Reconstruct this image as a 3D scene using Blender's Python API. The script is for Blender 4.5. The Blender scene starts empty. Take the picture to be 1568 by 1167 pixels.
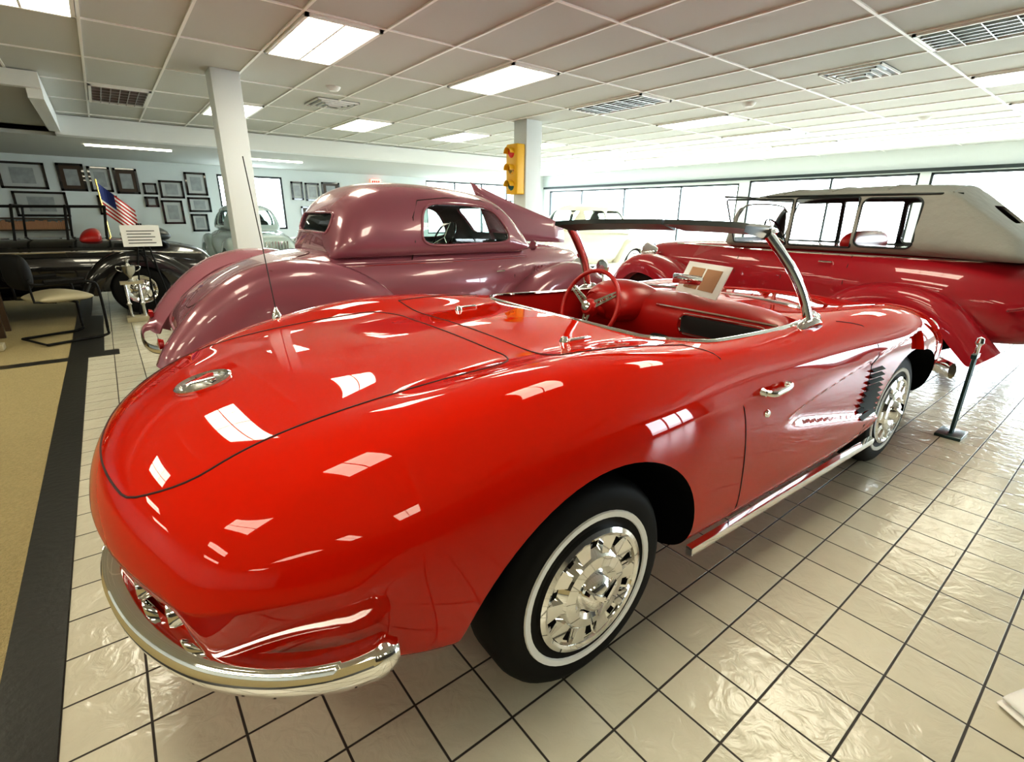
import bpy, bmesh, math, random
from math import sin, cos, pi, radians, sqrt
from mathutils import Vector, Matrix
from mathutils.bvhtree import BVHTree
random.seed(7)
scene = bpy.context.scene
scene.view_settings.view_transform = 'Standard'
for lk in ('Medium High Contrast', 'None'):
    try:
        scene.view_settings.look = lk; break
    except Exception: pass
scene.view_settings.exposure = .25

# ------------------------------------------------------------ materials
def setin(b, n, v):
    if n in b.inputs: b.inputs[n].default_value = v
def mat(name, col, rough=0.5, metal=0.0, coat=0.0, emit=None, estr=0.0, bump=None, spec=None, noise=None, cior=1.5, bd=.01):
    m = bpy.data.materials.new(name); m.use_nodes = True
    nt = m.node_tree; b = nt.nodes['Principled BSDF']
    c = (col[0], col[1], col[2], 1)
    setin(b, 'Base Color', c); setin(b, 'Roughness', rough); setin(b, 'Metallic', metal)
    setin(b, 'Coat Weight', coat); setin(b, 'Coat Roughness', 0.012); setin(b, 'Coat IOR', cior)
    if spec is not None: setin(b, 'Specular IOR Level', spec)
    if emit: setin(b, 'Emission Color', (*emit, 1)); setin(b, 'Emission Strength', estr)
    if bump or noise:
        tc = nt.nodes.new('ShaderNodeTexCoord')
        n = nt.nodes.new('ShaderNodeTexNoise'); s, st = bump or noise
        n.inputs['Scale'].default_value = s; n.inputs['Detail'].default_value = 5
        nt.links.new(tc.outputs['Object'], n.inputs['Vector'])
        if bump:
            bp = nt.nodes.new('ShaderNodeBump'); bp.inputs['Strength'].default_value = st; bp.inputs['Distance'].default_value = bd
            nt.links.new(n.outputs['Fac'], bp.inputs['Height']); nt.links.new(bp.outputs['Normal'], b.inputs['Normal'])
        if noise:
            s, st = noise
            mx = nt.nodes.new('ShaderNodeMix'); mx.data_type = 'RGBA'
            mx.inputs[6].default_value = c; mx.inputs[7].default_value = (col[0]*st, col[1]*st, col[2]*st, 1)
            nt.links.new(n.outputs['Fac'], mx.inputs[0]); nt.links.new(mx.outputs[2], b.inputs['Base Color'])
    return m
M = {}
M['red'] = mat('red_car_paint', (0.50, 0.010, 0.0008), 0.5, 0.0, 1.0, spec=.0, cior=1.42)
M['redint'] = mat('red_vinyl', (0.38, 0.010, 0.008), 0.35, 0, 0.1)
M['mauve'] = mat('mauve_paint', (0.34, 0.12, 0.16), 0.25, 0.1, 1.0)
M['crimson'] = mat('crimson_paint', (0.38, 0.010, 0.022), 0.35, 0.0, 1.0, spec=.2)
M['blackp'] = mat('black_paint', (0.006, 0.006, 0.007), 0.2, 0, 1.0)
M['cream'] = mat('cream_paint', (0.78, 0.76, 0.62), 0.25, 0, 0.8)
M['mint'] = mat('pale_green_paint', (0.42, 0.52, 0.50), 0.25, 0, 0.8)
M['chrome'] = mat('chrome', (0.88, 0.88, 0.88), 0.05, 1.0)
M['satin'] = mat('satin_metal', (0.55, 0.55, 0.53), 0.25, 1.0)
M['black'] = mat('black_rubber', (0.006, 0.006, 0.006), 0.6, spec=.2)
M['well'] = mat('wheel_well_black', (0.004, 0.004, 0.004), 0.9, spec=.1)
M['seam'] = mat('panel_gap', (0.02, 0.001, 0.001), 0.6)
M['white'] = mat('white_rubber', (0.85, 0.85, 0.82), 0.5)
M['lens'] = mat('red_lens', (0.35, 0.0, 0.0), 0.15, 0, 1.0)
M['headl'] = mat('headlight_glass', (0.8, 0.8, 0.8), 0.1, 0.4, 1)
M['softtop'] = mat('soft_top_canvas', (0.36, 0.37, 0.34), 0.9, bump=(9, .5), spec=.1, bd=.03)
M['visor'] = mat('dark_visor_vinyl', (0.012, 0.02, 0.02), 0.4)
M['stand'] = mat('dark_stand_metal', (0.02, 0.055, 0.055), 0.3, 0.6, 0.4)
M['teal'] = mat('green_lens', (0.04, 0.13, 0.125), 0.25, 0.6, 0.5)
M['gold'] = mat('gold_plate', (0.75, 0.5, 0.15), 0.2, 1.0)
M['wall'] = mat('pale_wall_paint', (0.70, 0.745, 0.73), 0.7, bump=(60, .1))
M['wallw'] = mat('white_paint', (0.84, 0.86, 0.85), 0.6, bump=(60, .08))
M['wallsouth'] = mat('brown_panel_wall', (0.07, 0.06, 0.05), 0.7, noise=(3, .5))
M['column'] = mat('column_paint', (0.74, 0.79, 0.80), 0.5, bump=(60, .05))
M['ceil'] = mat('acoustic_tile', (0.64, 0.65, 0.62), 0.85, bump=(300, .4), noise=(2.0, .85))
M['tbar'] = mat('ceiling_grid_white', (0.93, 0.93, 0.9), 0.45)
M['lit'] = mat('fluorescent_lens', (0.9, 0.88, 0.75), 0.4, emit=(1.0, 0.94, 0.74), estr=10.5)
M['unlit'] = mat('louver_grey', (0.18, 0.21, 0.22), 0.3, 0.6)
M['frame'] = mat('dark_window_frame', (0.02, 0.03, 0.032), 0.4)
M['paper'] = mat('white_card', (0.85, 0.85, 0.82), 0.6)
M['brown'] = mat('brown_print', (0.45, 0.24, 0.13), 0.6)
M['pic'] = mat('photo_print', (0.16, 0.17, 0.17), 0.3, noise=(6, 3.0))
M['picmat'] = mat('picture_mat', (0.5, 0.52, 0.5), 0.6)
M['yellow'] = mat('yellow_sign', (0.8, 0.45, 0.02), 0.4)
M['exit'] = mat('exit_sign_face', (0.8, 0.8, 0.8), 0.4, emit=(1, .15, .08), estr=1.2)
M['redsign'] = mat('red_letters', (0.7, 0.02, 0.01), 0.4)
M['tan'] = mat('tan_leather', (0.40, 0.36, 0.24), 0.4)
M['wood'] = mat('dark_wood', (0.06, 0.035, 0.02), 0.4)
M['asph'] = mat('outside_paving', (0.55, 0.55, 0.53), 0.9)
M['blue'] = mat('flag_blue', (0.02, 0.04, 0.2), 0.6)
M['flagr'] = mat('flag_red', (0.5, 0.02, 0.02), 0.6)
def glassmat(name, tint, base, edge):
    m = bpy.data.materials.new(name); m.use_nodes = True; nt = m.node_tree; nt.nodes.clear()
    o = nt.nodes.new('ShaderNodeOutputMaterial'); t = nt.nodes.new('ShaderNodeBsdfTransparent'); g = nt.nodes.new('ShaderNodeBsdfGlossy')
    g.inputs['Roughness'].default_value = 0.02; t.inputs['Color'].default_value = (*tint, 1)
    mx = nt.nodes.new('ShaderNodeMixShader'); lw = nt.nodes.new('ShaderNodeLayerWeight'); lw.inputs['Blend'].default_value = .5
    pw = nt.nodes.new('ShaderNodeMath'); pw.operation = 'POWER'; pw.inputs[1].default_value = 4
    ma = nt.nodes.new('ShaderNodeMath'); ma.operation = 'MULTIPLY_ADD'; ma.inputs[1].default_value = edge; ma.inputs[2].default_value = base
    nt.links.new(lw.outputs['Facing'], pw.inputs[0]); nt.links.new(pw.outputs[0], ma.inputs[0]); nt.links.new(ma.outputs[0], mx.inputs[0])
    nt.links.new(t.outputs[0], mx.inputs[1]); nt.links.new(g.outputs[0], mx.inputs[2]); nt.links.new(mx.outputs[0], o.inputs[0])
    return m
M['clear'] = glassmat('clear_glass', (.93, .96, .95), .03, .35)
M['tint'] = glassmat('tinted_glass', (.70, .80, .77), .06, .6)

TS = 0.205
def tile_mat():
    m = bpy.data.materials.new('glazed_floor_tile'); m.use_nodes = True; nt = m.node_tree; b = nt.nodes['Principled BSDF']; N = nt.nodes.new; L = nt.links.new
    geo = N('ShaderNodeNewGeometry'); sep = N('ShaderNodeSeparateXYZ'); L(geo.outputs['Position'], sep.inputs[0])
    def mth(op, a, bb=None, c=None):
        n = N('ShaderNodeMath'); n.operation = op
        for i, v in enumerate((a, bb, c)):
            if v is None: continue
            if isinstance(v, (int, float)): n.inputs[i].default_value = v
            else: L(v, n.inputs[i])
        return n.outputs[0]
    def edge(s, off):
        u = mth('DIVIDE', mth('ADD', s, off), TS); f = mth('FRACT', u)
        d = mth('ABSOLUTE', mth('SUBTRACT', f, 0.5)); return d, mth('FLOOR', u)
    dx, fx = edge(sep.outputs[0], 1.37 + TS*50); dy, fy = edge(sep.outputs[1], TS*50 + 0.02)
    dm = mth('MAXIMUM', dx, dy)
    gr = N('ShaderNodeMapRange'); gr.interpolation_type = 'SMOOTHSTEP'; gr.inputs[1].default_value = 0.480; gr.inputs[2].default_value = 0.488
    L(dm, gr.inputs[0]); g = gr.outputs[0]
    cid = N('ShaderNodeCombineXYZ'); L(fx, cid.inputs[0]); L(fy, cid.inputs[1])
    wn = N('ShaderNodeTexWhiteNoise'); L(cid.outputs[0], wn.inputs[0])
    ns = N('ShaderNodeTexNoise'); ns.inputs['Scale'].default_value = 9; ns.inputs['Detail'].default_value = 4; L(geo.outputs['Position'], ns.inputs['Vector'])
    cr = N('ShaderNodeMix'); cr.data_type = 'RGBA'; cr.inputs[6].default_value = (.50, .475, .385, 1); cr.inputs[7].default_value = (.66, .635, .52, 1)
    L(mth('ADD', mth('MULTIPLY', wn.outputs[0], .35), mth('MULTIPLY', ns.outputs[0], .65)), cr.inputs[0])
    c2 = N('ShaderNodeMix'); c2.data_type = 'RGBA'; c2.inputs[7].default_value = (.035, .030, .024, 1); L(cr.outputs[2], c2.inputs[6]); L(g, c2.inputs[0])
    L(c2.outputs[2], b.inputs['Base Color'])
    L(mth('ADD', mth('MULTIPLY', g, .5), .17), b.inputs['Roughness'])
    off = N('ShaderNodeVectorMath'); off.operation = 'MULTIPLY_ADD'; off.inputs[1].default_value = (3.7, 5.1, 1); L(cid.outputs[0], off.inputs[0]); L(geo.outputs['Position'], off.inputs[2])
    n2 = N('ShaderNodeTexNoise'); n2.inputs['Scale'].default_value = 13; n2.inputs['Detail'].default_value = 3.5; n2.inputs['Distortion'].default_value = 1.4; L(off.outputs[0], n2.inputs['Vector'])
    h = mth('SUBTRACT', mth('MULTIPLY', n2.outputs[0], .5), mth('MULTIPLY', g, .5))
    bp = N('ShaderNodeBump'); bp.inputs['Strength'].default_value = .6; bp.inputs['Distance'].default_value = .013; L(h, bp.inputs['Height']); L(bp.outputs[0], b.inputs['Normal'])
    return m
M['tile'] = tile_mat()
M['carpet'] = mat('beige_carpet', (0.42, 0.34, 0.17), 0.95, bump=(90, 1.0), noise=(25, .55))
M['strip'] = mat('black_vinyl_tile', (0.02, 0.02, 0.018), 0.35, bump=(30, .2))

# ------------------------------------------------------------ helpers
def empty(name, loc=(0, 0, 0), rz=0):
    e = bpy.data.objects.new(name, None); scene.collection.objects.link(e); e.location = loc; e.rotation_euler = (0, 0, rz); return e
def mk(name, verts, faces, m, parent=None, smooth=False, loc=None, rot=None):
    me = bpy.data.meshes.new(name); me.from_pydata([tuple(v) for v in verts], [], faces); me.update()
    ob = bpy.data.objects.new(name, me); scene.collection.objects.link(ob)
    for mm in (m if isinstance(m, (list, tuple)) else [m]): me.materials.append(M[mm] if isinstance(mm, str) else mm)
    bm = bmesh.new(); bm.from_mesh(me); bmesh.ops.recalc_face_normals(bm, faces=bm.faces); bm.to_mesh(me); bm.free()
    if smooth: sm(ob, smooth if smooth is not True else 35)
    if parent: ob.parent = parent
    if loc: ob.location = loc
    if rot: ob.rotation_euler = rot
    return ob
def sm(ob, ang=35):
    me = ob.data
    for p in me.polygons: p.use_smooth = True
    try: me.set_sharp_from_angle(angle=radians(ang))
    except Exception: pass
BF = [(0,3,2,1),(4,5,6,7),(0,1,5,4),(1,2,6,5),(2,3,7,6),(3,0,4,7)]
def boxes(name, lst, m, parent=None):
    V = []; F = []
    for lo, hi in lst:
        x0, y0, z0 = lo; x1, y1, z1 = hi; n = len(V)
        V += [(x0,y0,z0),(x1,y0,z0),(x1,y1,z0),(x0,y1,z0),(x0,y0,z1),(x1,y0,z1),(x1,y1,z1),(x0,y1,z1)]
        F += [tuple(n+i for i in f) for f in BF]
    return mk(name, V, F, m, parent)
def box(name, lo, hi, m, parent=None, bevel=0):
    ob = boxes(name, [(lo, hi)], m, parent)
    if bevel:
        bm = bmesh.new(); bm.from_mesh(ob.data); bmesh.ops.bevel(bm, geom=bm.edges[:], offset=bevel, segments=3, affect='EDGES', profile=.5); bm.to_mesh(ob.data); bm.free(); sm(ob, 40)
    return ob
def catmull(P, n=8, closed=False):
    P = [Vector(p if len(p) == 3 else (p[0], p[1], 0)) for p in P]; out = []; N = len(P)
    for i in range(N if closed else N-1):
        if closed: p0, p1, p2, p3 = P[i-1], P[i], P[(i+1) % N], P[(i+2) % N]
        else:
            p1, p2 = P[i], P[i+1]; p0 = P[i-1] if i else 2*p1-p2; p3 = P[i+2] if i+2 < N else 2*p2-p1
        for k in range(n):
            t = k/n; out.append(.5*((2*p1)+(-p0+p2)*t+(2*p0-5*p1+4*p2-p3)*t*t+(-p0+3*p1-3*p2+p3)*t**3))
    if not closed: out.append(P[-1])
    return out
def sweep(name, path, prof, m, parent=None, up=(0, 0, 1), closed=False, taper=None, smooth=40):
    path = [Vector(p) for p in path]; n = len(path); k = len(prof); V = []; F = []; up = Vector(up)
    for i, p in enumerate(path):
        if closed: t = path[(i+1) % n]-path[i-1]
        else: t = path[min(i+1, n-1)]-path[max(i-1, 0)]
        if t.length < 1e-9: t = Vector((1, 0, 0))
        t.normalize(); s = t.cross(up)
        if s.length < 1e-3: s = t.cross(Vector((1, .01, 0)))
        s.normalize(); u = s.cross(t); sc = taper(i/(n-1)) if taper else 1
        for a, b in prof: V.append(p+s*a*sc+u*b*sc)
    for i in range(n if closed else n-1):
        j = (i+1) % n
        for q in range(k): F.append((i*k+q, i*k+(q+1) % k, j*k+(q+1) % k, j*k+q))
    if not closed: F.append(tuple(range(k))); F.append(tuple((n-1)*k+q for q in range(k))[::-1])
    return mk(name, V, F, m, parent, smooth=smooth)
def circ(r, n=8, ry=None): return [(r*cos(2*pi*i/n), (ry or r)*sin(2*pi*i/n)) for i in range(n)]
def tube(name, path, r, m, parent=None, n=8, **k): return sweep(name, path, circ(r, n), m, parent, **k)
def lathe(name, prof, m, parent=None, axis='z', seg=40, loc=(0, 0, 0), smooth=35, flip=1):
    V = []; F = []; k = len(prof)
    for i in range(seg):
        a = 2*pi*i/seg
        for r, h in prof:
            if axis == 'z': V.append((loc[0]+r*cos(a), loc[1]+r*sin(a), loc[2]+h*flip))
            elif axis == 'y': V.append((loc[0]+r*cos(a), loc[1]+h*flip, loc[2]+r*sin(a)))
            else: V.append((loc[0]+h*flip, loc[1]+r*cos(a), loc[2]+r*sin(a)))
    for i in range(seg):
        j = (i+1) % seg
        for q in range(k-1): F.append((i*k+q, i*k+q+1, j*k+q+1, j*k+q))
    ob = mk(name, V, F, m, parent)
    bm = bmesh.new(); bm.from_mesh(ob.data); bmesh.ops.remove_doubles(bm, verts=bm.verts, dist=1e-5); bmesh.ops.recalc_face_normals(bm, faces=bm.faces); bm.to_mesh(ob.data); bm.free()
    sm(ob, smooth); return ob
def bake(ob):
    dg = bpy.context.evaluated_depsgraph_get(); me = bpy.data.meshes.new_from_object(ob.evaluated_get(dg)); ob.modifiers.clear(); ob.data = me; return ob
def cage(name, sts, m, parent=None, xf=None, lev=3, crease=None):
    n = len(sts[0][1]); R = 2*n-2; V = []; F = []
    for x, sec_ in sts:
        ring = list(sec_)+[(-y, z) for y, z in sec_[-2:0:-1]]
        for y, z in ring: V.append((xf(x, y, z) if xf else x, y, z))
    for i in range(len(sts)-1):
        for q in range(R): F.append((i*R+q, i*R+(q+1) % R, (i+1)*R+(q+1) % R, (i+1)*R+q))
    for base in (0, (len(sts)-1)*R):
        for side in (0, 1):
            idx = lambda q: base+(q if side == 0 else (R-q) % R)
            i = 0
            while i < n-1-i:
                a, b, c, d = i, i+1, n-2-i, n-1-i
                if b < c: F.append((idx(a), idx(b), idx(c), idx(d)))
                elif b == c: F.append((idx(a), idx(b), idx(d)))
                i += 1
    ob = mk(name, V, F, m, parent)
    if crease:
        at = ob.data.attributes.new('crease_edge', 'FLOAT', 'EDGE')
        for e in ob.data.edges:
            k = tuple(sorted(e.vertices)); v = crease(k[0]//R, k[0] % R, k[1]//R, k[1] % R, R)
            if v: at.data[e.index].value = v
    if lev:
        md = ob.modifiers.new('s', 'SUBSURF'); md.levels = lev; md.render_levels = lev; bake(ob)
    sm(ob, 60); return ob
def bvh_of(ob): return BVHTree.FromPolygons([v.co.copy() for v in ob.data.vertices], [tuple(p.vertices) for p in ob.data.polygons])
def ptop(b, x, y, z0=3.):
    r = b.ray_cast(Vector((x, y, z0)), Vector((0, 0, -1))); return r[0] or Vector((x, y, .9))
def pside(b, x, z, s):
    r = b.ray_cast(Vector((x, s*3, z)), Vector((0, -s, 0))); return r[0] or Vector((x, s*.85, z))
def prear(b, y, z, s=-1):
    r = b.ray_cast(Vector((s*6 if s < 0 else 8, y, z)), Vector((-s, 0, 0))); return r[0] or Vector((0, y, z))
def rrect(a0, b0, a1, b1, r, n=6):
    out = []
    for (ca, cb, st) in ((a1-r, b1-r, 0), (a0+r, b1-r, 90), (a0+r, b0+r, 180), (a1-r, b0+r, 270)):
        for k in range(n+1):
            t = radians(st+90*k/n); out.append((ca+r*cos(t), cb+r*sin(t)))
    return out
def densify(lo, step=.03, closed=True):
    out = []; n = len(lo)
    for i in range(n if closed else n-1):
        a = Vector((*lo[i], 0)); b = Vector((*lo[(i+1) % n], 0)); k = max(1, int((b-a).length/step))
        for j in range(k): p = a.lerp(b, j/k); out.append((p.x, p.y))
    return out
def patch(name, outline, projf, m, parent, off=Vector((0, 0, 0)), rings=6):
    cx = sum(p[0] for p in outline)/len(outline); cy = sum(p[1] for p in outline)/len(outline); V = []; F = []; k = len(outline)
    for r in range(1, rings+1):
        for a, b in outline: V.append(projf(cx+(a-cx)*r/rings, cy+(b-cy)*r/rings)+off)
    V.append(projf(cx, cy)+off); c = len(V)-1
    for q in range(k): F.append((c, q, (q+1) % k))
    for r in range(rings-1):
        for q in range(k): F.append((r*k+q, r*k+(q+1) % k, (r+1)*k+(q+1) % k, (r+1)*k+q))
    return mk(name, V, F, m, parent, smooth=60)
def prism(axis, ol, lo, hi, mats, parent, mi=0):
    n = len(ol); V = []
    for t in (lo, hi):
        for a, b in ol: V.append((a, t, b) if axis == 'y' else ((t, a, b) if axis == 'x' else (a, b, t)))
    F = [(i, (i+1) % n, n+(i+1) % n, n+i) for i in range(n)]+[tuple(range(n)), tuple(range(n, 2*n))[::-1]]
    ob = mk('c', V, F, mats, parent)
    for p in ob.data.polygons: p.material_index = mi
    return ob
def cut(body, cuts, ang=38):
    for c in cuts:
        md = body.modifiers.new('b', 'BOOLEAN'); md.operation = 'DIFFERENCE'; md.object = c; md.solver = 'EXACT'
    bake(body)
    for c in cuts: bpy.data.objects.remove(c, do_unlink=True)
    sm(body, ang)
def shell(body, t=.025):
    md = body.modifiers.new('t', 'SOLIDIFY'); md.thickness = t; md.offset = -1; md.material_offset = 1; bake(body)

def wheel(parent, x, y, z, s, R=.34, w=.19, rim=.2, ww=True, style='cap', cap='chrome', ww_in=.235, ww_out=.262):
    pr = [(rim*.95, -.03), (rim*1.03, -.005), (rim*1.12, 0.0), (R*.86, .004), (R*.93, -.006), (R*.975, -.022), (R, -.045), (R, -w+.045), (R*.97, -w+.02), (R*.86, -w), (rim, -w+.02), (rim*.95, -.03)]
    lathe('tire', pr, 'black', parent, 'y', 56, (x, y, z), flip=s)
    if ww: lathe('whitewall', [(ww_in, .001), (ww_in+.002, .0065), (ww_out-.002, .0075), (ww_out, .002)], 'white', parent, 'y', 56, (x, y, z), flip=s)
    if style == 'vette':
        lathe('hubcap', [(rim*1.06, -.012), (rim*1.05, .012), (rim*.98, .018), (rim*.93, .014), (rim*.91, .004), (rim*.72, -.006), (rim*.66, .008), (rim*.60, .020), (rim*.44, .026), (rim*.38, .020), (rim*.32, .014), (rim*.28, .036), (rim*.18, .050), (0, .054)], cap, parent, 'y', 60, (x, y, z), flip=s)
        V = []; F = []; V2 = []; F2 = []; nv = 10
        for i in range(nv):
            a = 2*pi*i/nv
            def P(r, da, h): return (x+r*cos(a+da), y+h*s, z+r*sin(a+da))
            n = len(V); V += [P(rim*.64, -.13, .014), P(rim*.64, .13, .014), P(rim*.93, .16, .012), P(rim*.93, -.16, .012), P(rim*.64, -.16, -.008), P(rim*.64, .16, -.008), P(rim*.93, .20, -.004), P(rim*.93, -.20, -.004)]
            F += [tuple(n+q for q in f) for f in [(0,1,2,3),(0,4,5,1),(1,5,6,2),(2,6,7,3),(3,7,4,0)]]
            a += pi/nv
            n = len(V2); V2 += [P(rim*.74, -.07, .001), P(rim*.74, .07, .001), P(rim*.87, .07, .006), P(rim*.87, -.07, .006)]; F2 += [(n, n+1, n+2, n+3)]
        mk('hubcap_vanes', V, F, cap, parent, smooth=30); mk('hubcap_slots', V2, F2, 'well', parent)
        V = []; F = []
        for i in range(3):
            a = 2*pi*i/3+.5
            def P(r, w_, h): return (x+r*cos(a)-w_*sin(a), y+h*s, z+r*sin(a)+w_*cos(a))
            n = len(V); V += [P(0, -.014, .030), P(0, .014, .030), P(.068, .007, .034), P(.068, -.007, .034), P(0, -.008, .066), P(0, .008, .066), P(.064, .004, .050), P(.064, -.004, .050)]
            F += [tuple(n+q for q in f) for f in [(4,5,6,7),(0,4,7,3),(1,2,6,5),(2,3,7,6)]]
        mk('hubcap_spinner', V, F, cap, parent, smooth=30)
    elif style == 'cap':
        lathe('hubcap', [(rim*1.02, -.01), (rim, .012), (rim*.9, .006), (rim*.7, -.012), (rim*.5, .0), (rim*.42, .025), (rim*.2, .045), (0, .05)], cap, parent, 'y', 40, (x, y, z), flip=s)
    elif style == 'wire':
        lathe('rim', [(rim*1.03, -.012), (rim, .012), (rim*.92, .0), (rim*.88, -.05)], cap, parent, 'y', 40, (x, y, z), flip=s)
        lathe('hub', [(rim*.3, -.08), (rim*.3, .03), (rim*.2, .05), (0, .055)], 'chrome', parent, 'y', 24, (x, y, z), flip=s)
        V = []; F = []
        for i in range(28):
            a = 2*pi*i/28; b = a+(.25 if i % 2 else -.25); n = len(V); t = .0035
            for (aa, r, h) in ((a, rim*.28, .0 if i % 2 else -.06), (b, rim*.94, -.02)):
                px, pz = x+r*cos(aa), z+r*sin(aa)
                V += [(px-t*sin(aa), y+h*s, pz+t*cos(aa)), (px+t*sin(aa), y+h*s, pz-t*cos(aa)), (px, y+(h+.006)*s, pz)]
            F += [(n, n+1, n+4, n+3), (n+1, n+2, n+5, n+4), (n+2, n, n+3, n+5)]
        mk('spokes', V, F, cap, parent)

# ------------------------------------------------------------ ROOM
X0, X1, Y0, Y1, H = -9.0, 13.7, -8.0, 15.0, 2.9
box('floor', (X0, Y0, -.1), (X1, Y1, 0), 'tile')
cpt = empty('carpet')
box('pile', (X0+.02, Y0+.02, 0.0005), (-1.52, Y1-.03, .005), 'carpet', cpt)
boxes('border', [((-1.52, Y0+.02, .0005), (-1.37, Y1-.03, .0055)), ((-6, 4.55, .001), (-1.52, 4.70, .0062)), ((-1.37, 4.62, .0005), (-1.12, 4.85, .0055)), ((-1.37, 4.85, .0005), (-1.24, 7.2, .0055))], 'strip', cpt)
ZC = .0085
LX = [.55+2.1*k for k in range(-4, 7)]; LY = [3-4.2*2, 3-4.2, 3, 3+4.2]
lit = []; unlit = [(4.75, 3.0), (4.75, -1.2), (-.85, 7.2)]
for lx in LX:
    for ly in LY:
        if any(abs(lx-a) < .1 and abs(ly-b) < .1 for a, b in unlit): continue
        if lx < -1.4 and ly > 7: continue
        if lx+.7 > X1: continue
        if ly < -5 and lx > -1: unlit.append((lx, ly)); continue
        lit.append((lx, ly))
box('ceiling', (X0, Y0, H), (X1, Y1, H+.15), 'ceil')
bars = []; g = .012; x = .55-.7*13
while x < X1:
    bars.append(((x-g, Y0, H-.012), (x+g, Y1, H+.002))); x += .7
y = 3-1.4*7
while y < Y1:
    bars.append(((X0, y-g, H-.0115), (X1, y+g, H+.002))); y += 1.4
boxes('ceiling_grid', bars, 'tbar')
def troffer(x, y, on):
    e = empty('ceiling_light' if on else 'ceiling_light_off', (x, y, H))
    boxes('frame', [((.02, .04, -.03), (.68, .07, 0)), ((.02, 1.33, -.03), (.68, 1.36, 0)), ((.02, .04, -.03), (.05, 1.36, 0)), ((.65, .04, -.03), (.68, 1.36, 0))], 'tbar', e)
    if on:
        box('lens', (.05, .07, -.022), (.65, 1.33, -.004), 'lit', e)
        boxes('lens_ribs', [((.34, .07, -.028), (.36, 1.33, -.02)), ((.05, .48, -.026), (.65, .49, -.02)), ((.05, .9, -.026), (.65, .91, -.02))], 'tbar', e)
    else:
        box('pan', (.05, .07, -.006), (.65, 1.33, -.002), 'unlit', e)
        L = [((.05+.1*i-.004, .07, -.03), (.05+.1*i+.004, 1.33, -.006)) for i in range(1, 6)]+[((.05, .07+.21*i-.004, -.03), (.65, .07+.21*i+.004, -.006)) for i in range(1, 6)]
        boxes('louvers', L, 'satin', e)
for a, b in lit: troffer(a, b, True)
for a, b in unlit: troffer(a, b, False)
def diffuser(x, y, s=.3):
    e = empty('air_vent', (x, y, H)); L = []
    for k in range(4):
        r = s*(1-.22*k); z = -.008-.012*k; t = .012
        L += [((-r, -r, z-.02), (r, -r+t, z)), ((-r, r-t, z-.02), (r, r, z)), ((-r, -r, z-.02), (-r+t, r, z)), ((r-t, -r, z-.02), (r, r, z))]
    boxes('vanes', L, 'tbar', e); box('throat', (-s, -s, -.006), (s, s, -.001), 'unlit', e)
diffuser(5.8, .9); diffuser(1.95, 6.4)
for (x, y) in ((6.4, 2.45), (9.4, 1.2), (1.62, 5.4)):
    lathe('smoke_detector', [(0, -.05), (.05, -.05), (.075, -.03), (.09, -.004), (.09, 0)], 'wallw', None, 'z', 24, (x, y, H))
box('ceiling_beam', (-1.35, 10.3, 2.58), (9, 10.6, H-.013), 'wallw')
box('ceiling_lowered', (X0, 10.6, 2.58), (9, Y1, 2.64), 'ceil')
boxes('trim_1', [((-1.42, 7.0, 2.62), (-1.28, 10.3, H-.013)), ((X0, 6.9, 2.72), (-1.28, 7.02, H-.013))], 'wallw')
box('ceiling_dropped', (X0, 7.02, 2.72), (-1.42, 10.6, 2.78), 'ceil')
boxes('ceiling_lamp_strip', [((-1.0, 11.6, 2.55), (.4, 11.66, 2.58)), ((1.6, 12.2, 2.55), (3.2, 12.26, 2.58))], 'lit')
def wall_with_openings(name, axis, pos, thick, a0, a1, ops, m):
    L = []; cur = a0
    def add(p, q, z0, z1):
        if q-p < 1e-4 or z1-z0 < 1e-4: return
        if axis == 'x': L.append(((min(pos, pos+thick), p, z0), (max(pos, pos+thick), q, z1)))
        else: L.append(((p, min(pos, pos+thick), z0), (q, max(pos, pos+thick), z1)))
    for lo, hi, z0, z1 in sorted(ops):
        add(cur, lo, 0, H); add(lo, hi, 0, z0); add(lo, hi, z1, H); cur = hi
    add(cur, a1, 0, H); return boxes(name, L, m)
east = [(-7.2, -4.6, .45, 2.38), (-4.4, -.35, .45, 2.38), (-.1, 2.0, .45, 2.38), (2.2, 6.15, .45, 2.38), (6.45, 14.6, .45, 2.32)]
wall_with_openings('wall_east', 'x', X1, .2, Y0, Y1, east, 'wall')
north = [(1.7, 3.4, .9, 2.36), (8.2, 13.2, .7, 2.5)]
wall_with_openings('wall_north', 'y', Y1, .2, X0, X1+.2, north, 'wall')
south = [(8.5, 12.5, .3, 2.4)]
wall_with_openings('wall_south', 'y', Y0-.2, .2, X0, X1+.2, south, 'wallsouth')
box('wall_west', (X0-.2, Y0-.2, 0), (X0, Y1+.2, H), 'wall')
wi = 1
def window(axis, pos, lo, hi, z0, z1, mull, transom=None, t=.05):
    global wi
    e = empty('window_%d' % wi); wi += 1; L = []
    def add(p, q, a, b):
        if axis == 'x': L.append(((pos+.02, p, a), (pos+.10, q, b)))
        else: L.append(((p, pos+.02, a), (q, pos+.10, b)))
    add(lo, lo+t, z0, z1); add(hi-t, hi, z0, z1); add(lo, hi, z0, z0+t); add(lo, hi, z1-t, z1)
    for mm in mull: add(mm-t/2, mm+t/2, z0, z1)
    if transom: add(lo, hi, transom-t/2, transom+t/2)
    boxes('frame', L, 'frame', e)
for lo, hi, z0, z1 in east:
    mul = {(-.1): [], 2.2: [4.02], 6.45: [8.4, 10.7, 12.8], -4.4: [-2.3], -7.2: []}[lo]
    window('x', X1, lo, hi, z0, z1, mul)
window('y', Y1, 1.7, 3.4, .9, 2.36, [2.55]); window('y', Y1, 8.2, 13.2, .7, 2.5, [9.4, 10.6, 11.8], 1.9)
for lo, hi, z0, z1 in south: window('y', Y0-.15, lo, hi, z0, z1, [lo+1.3, lo+2.6])
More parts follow.
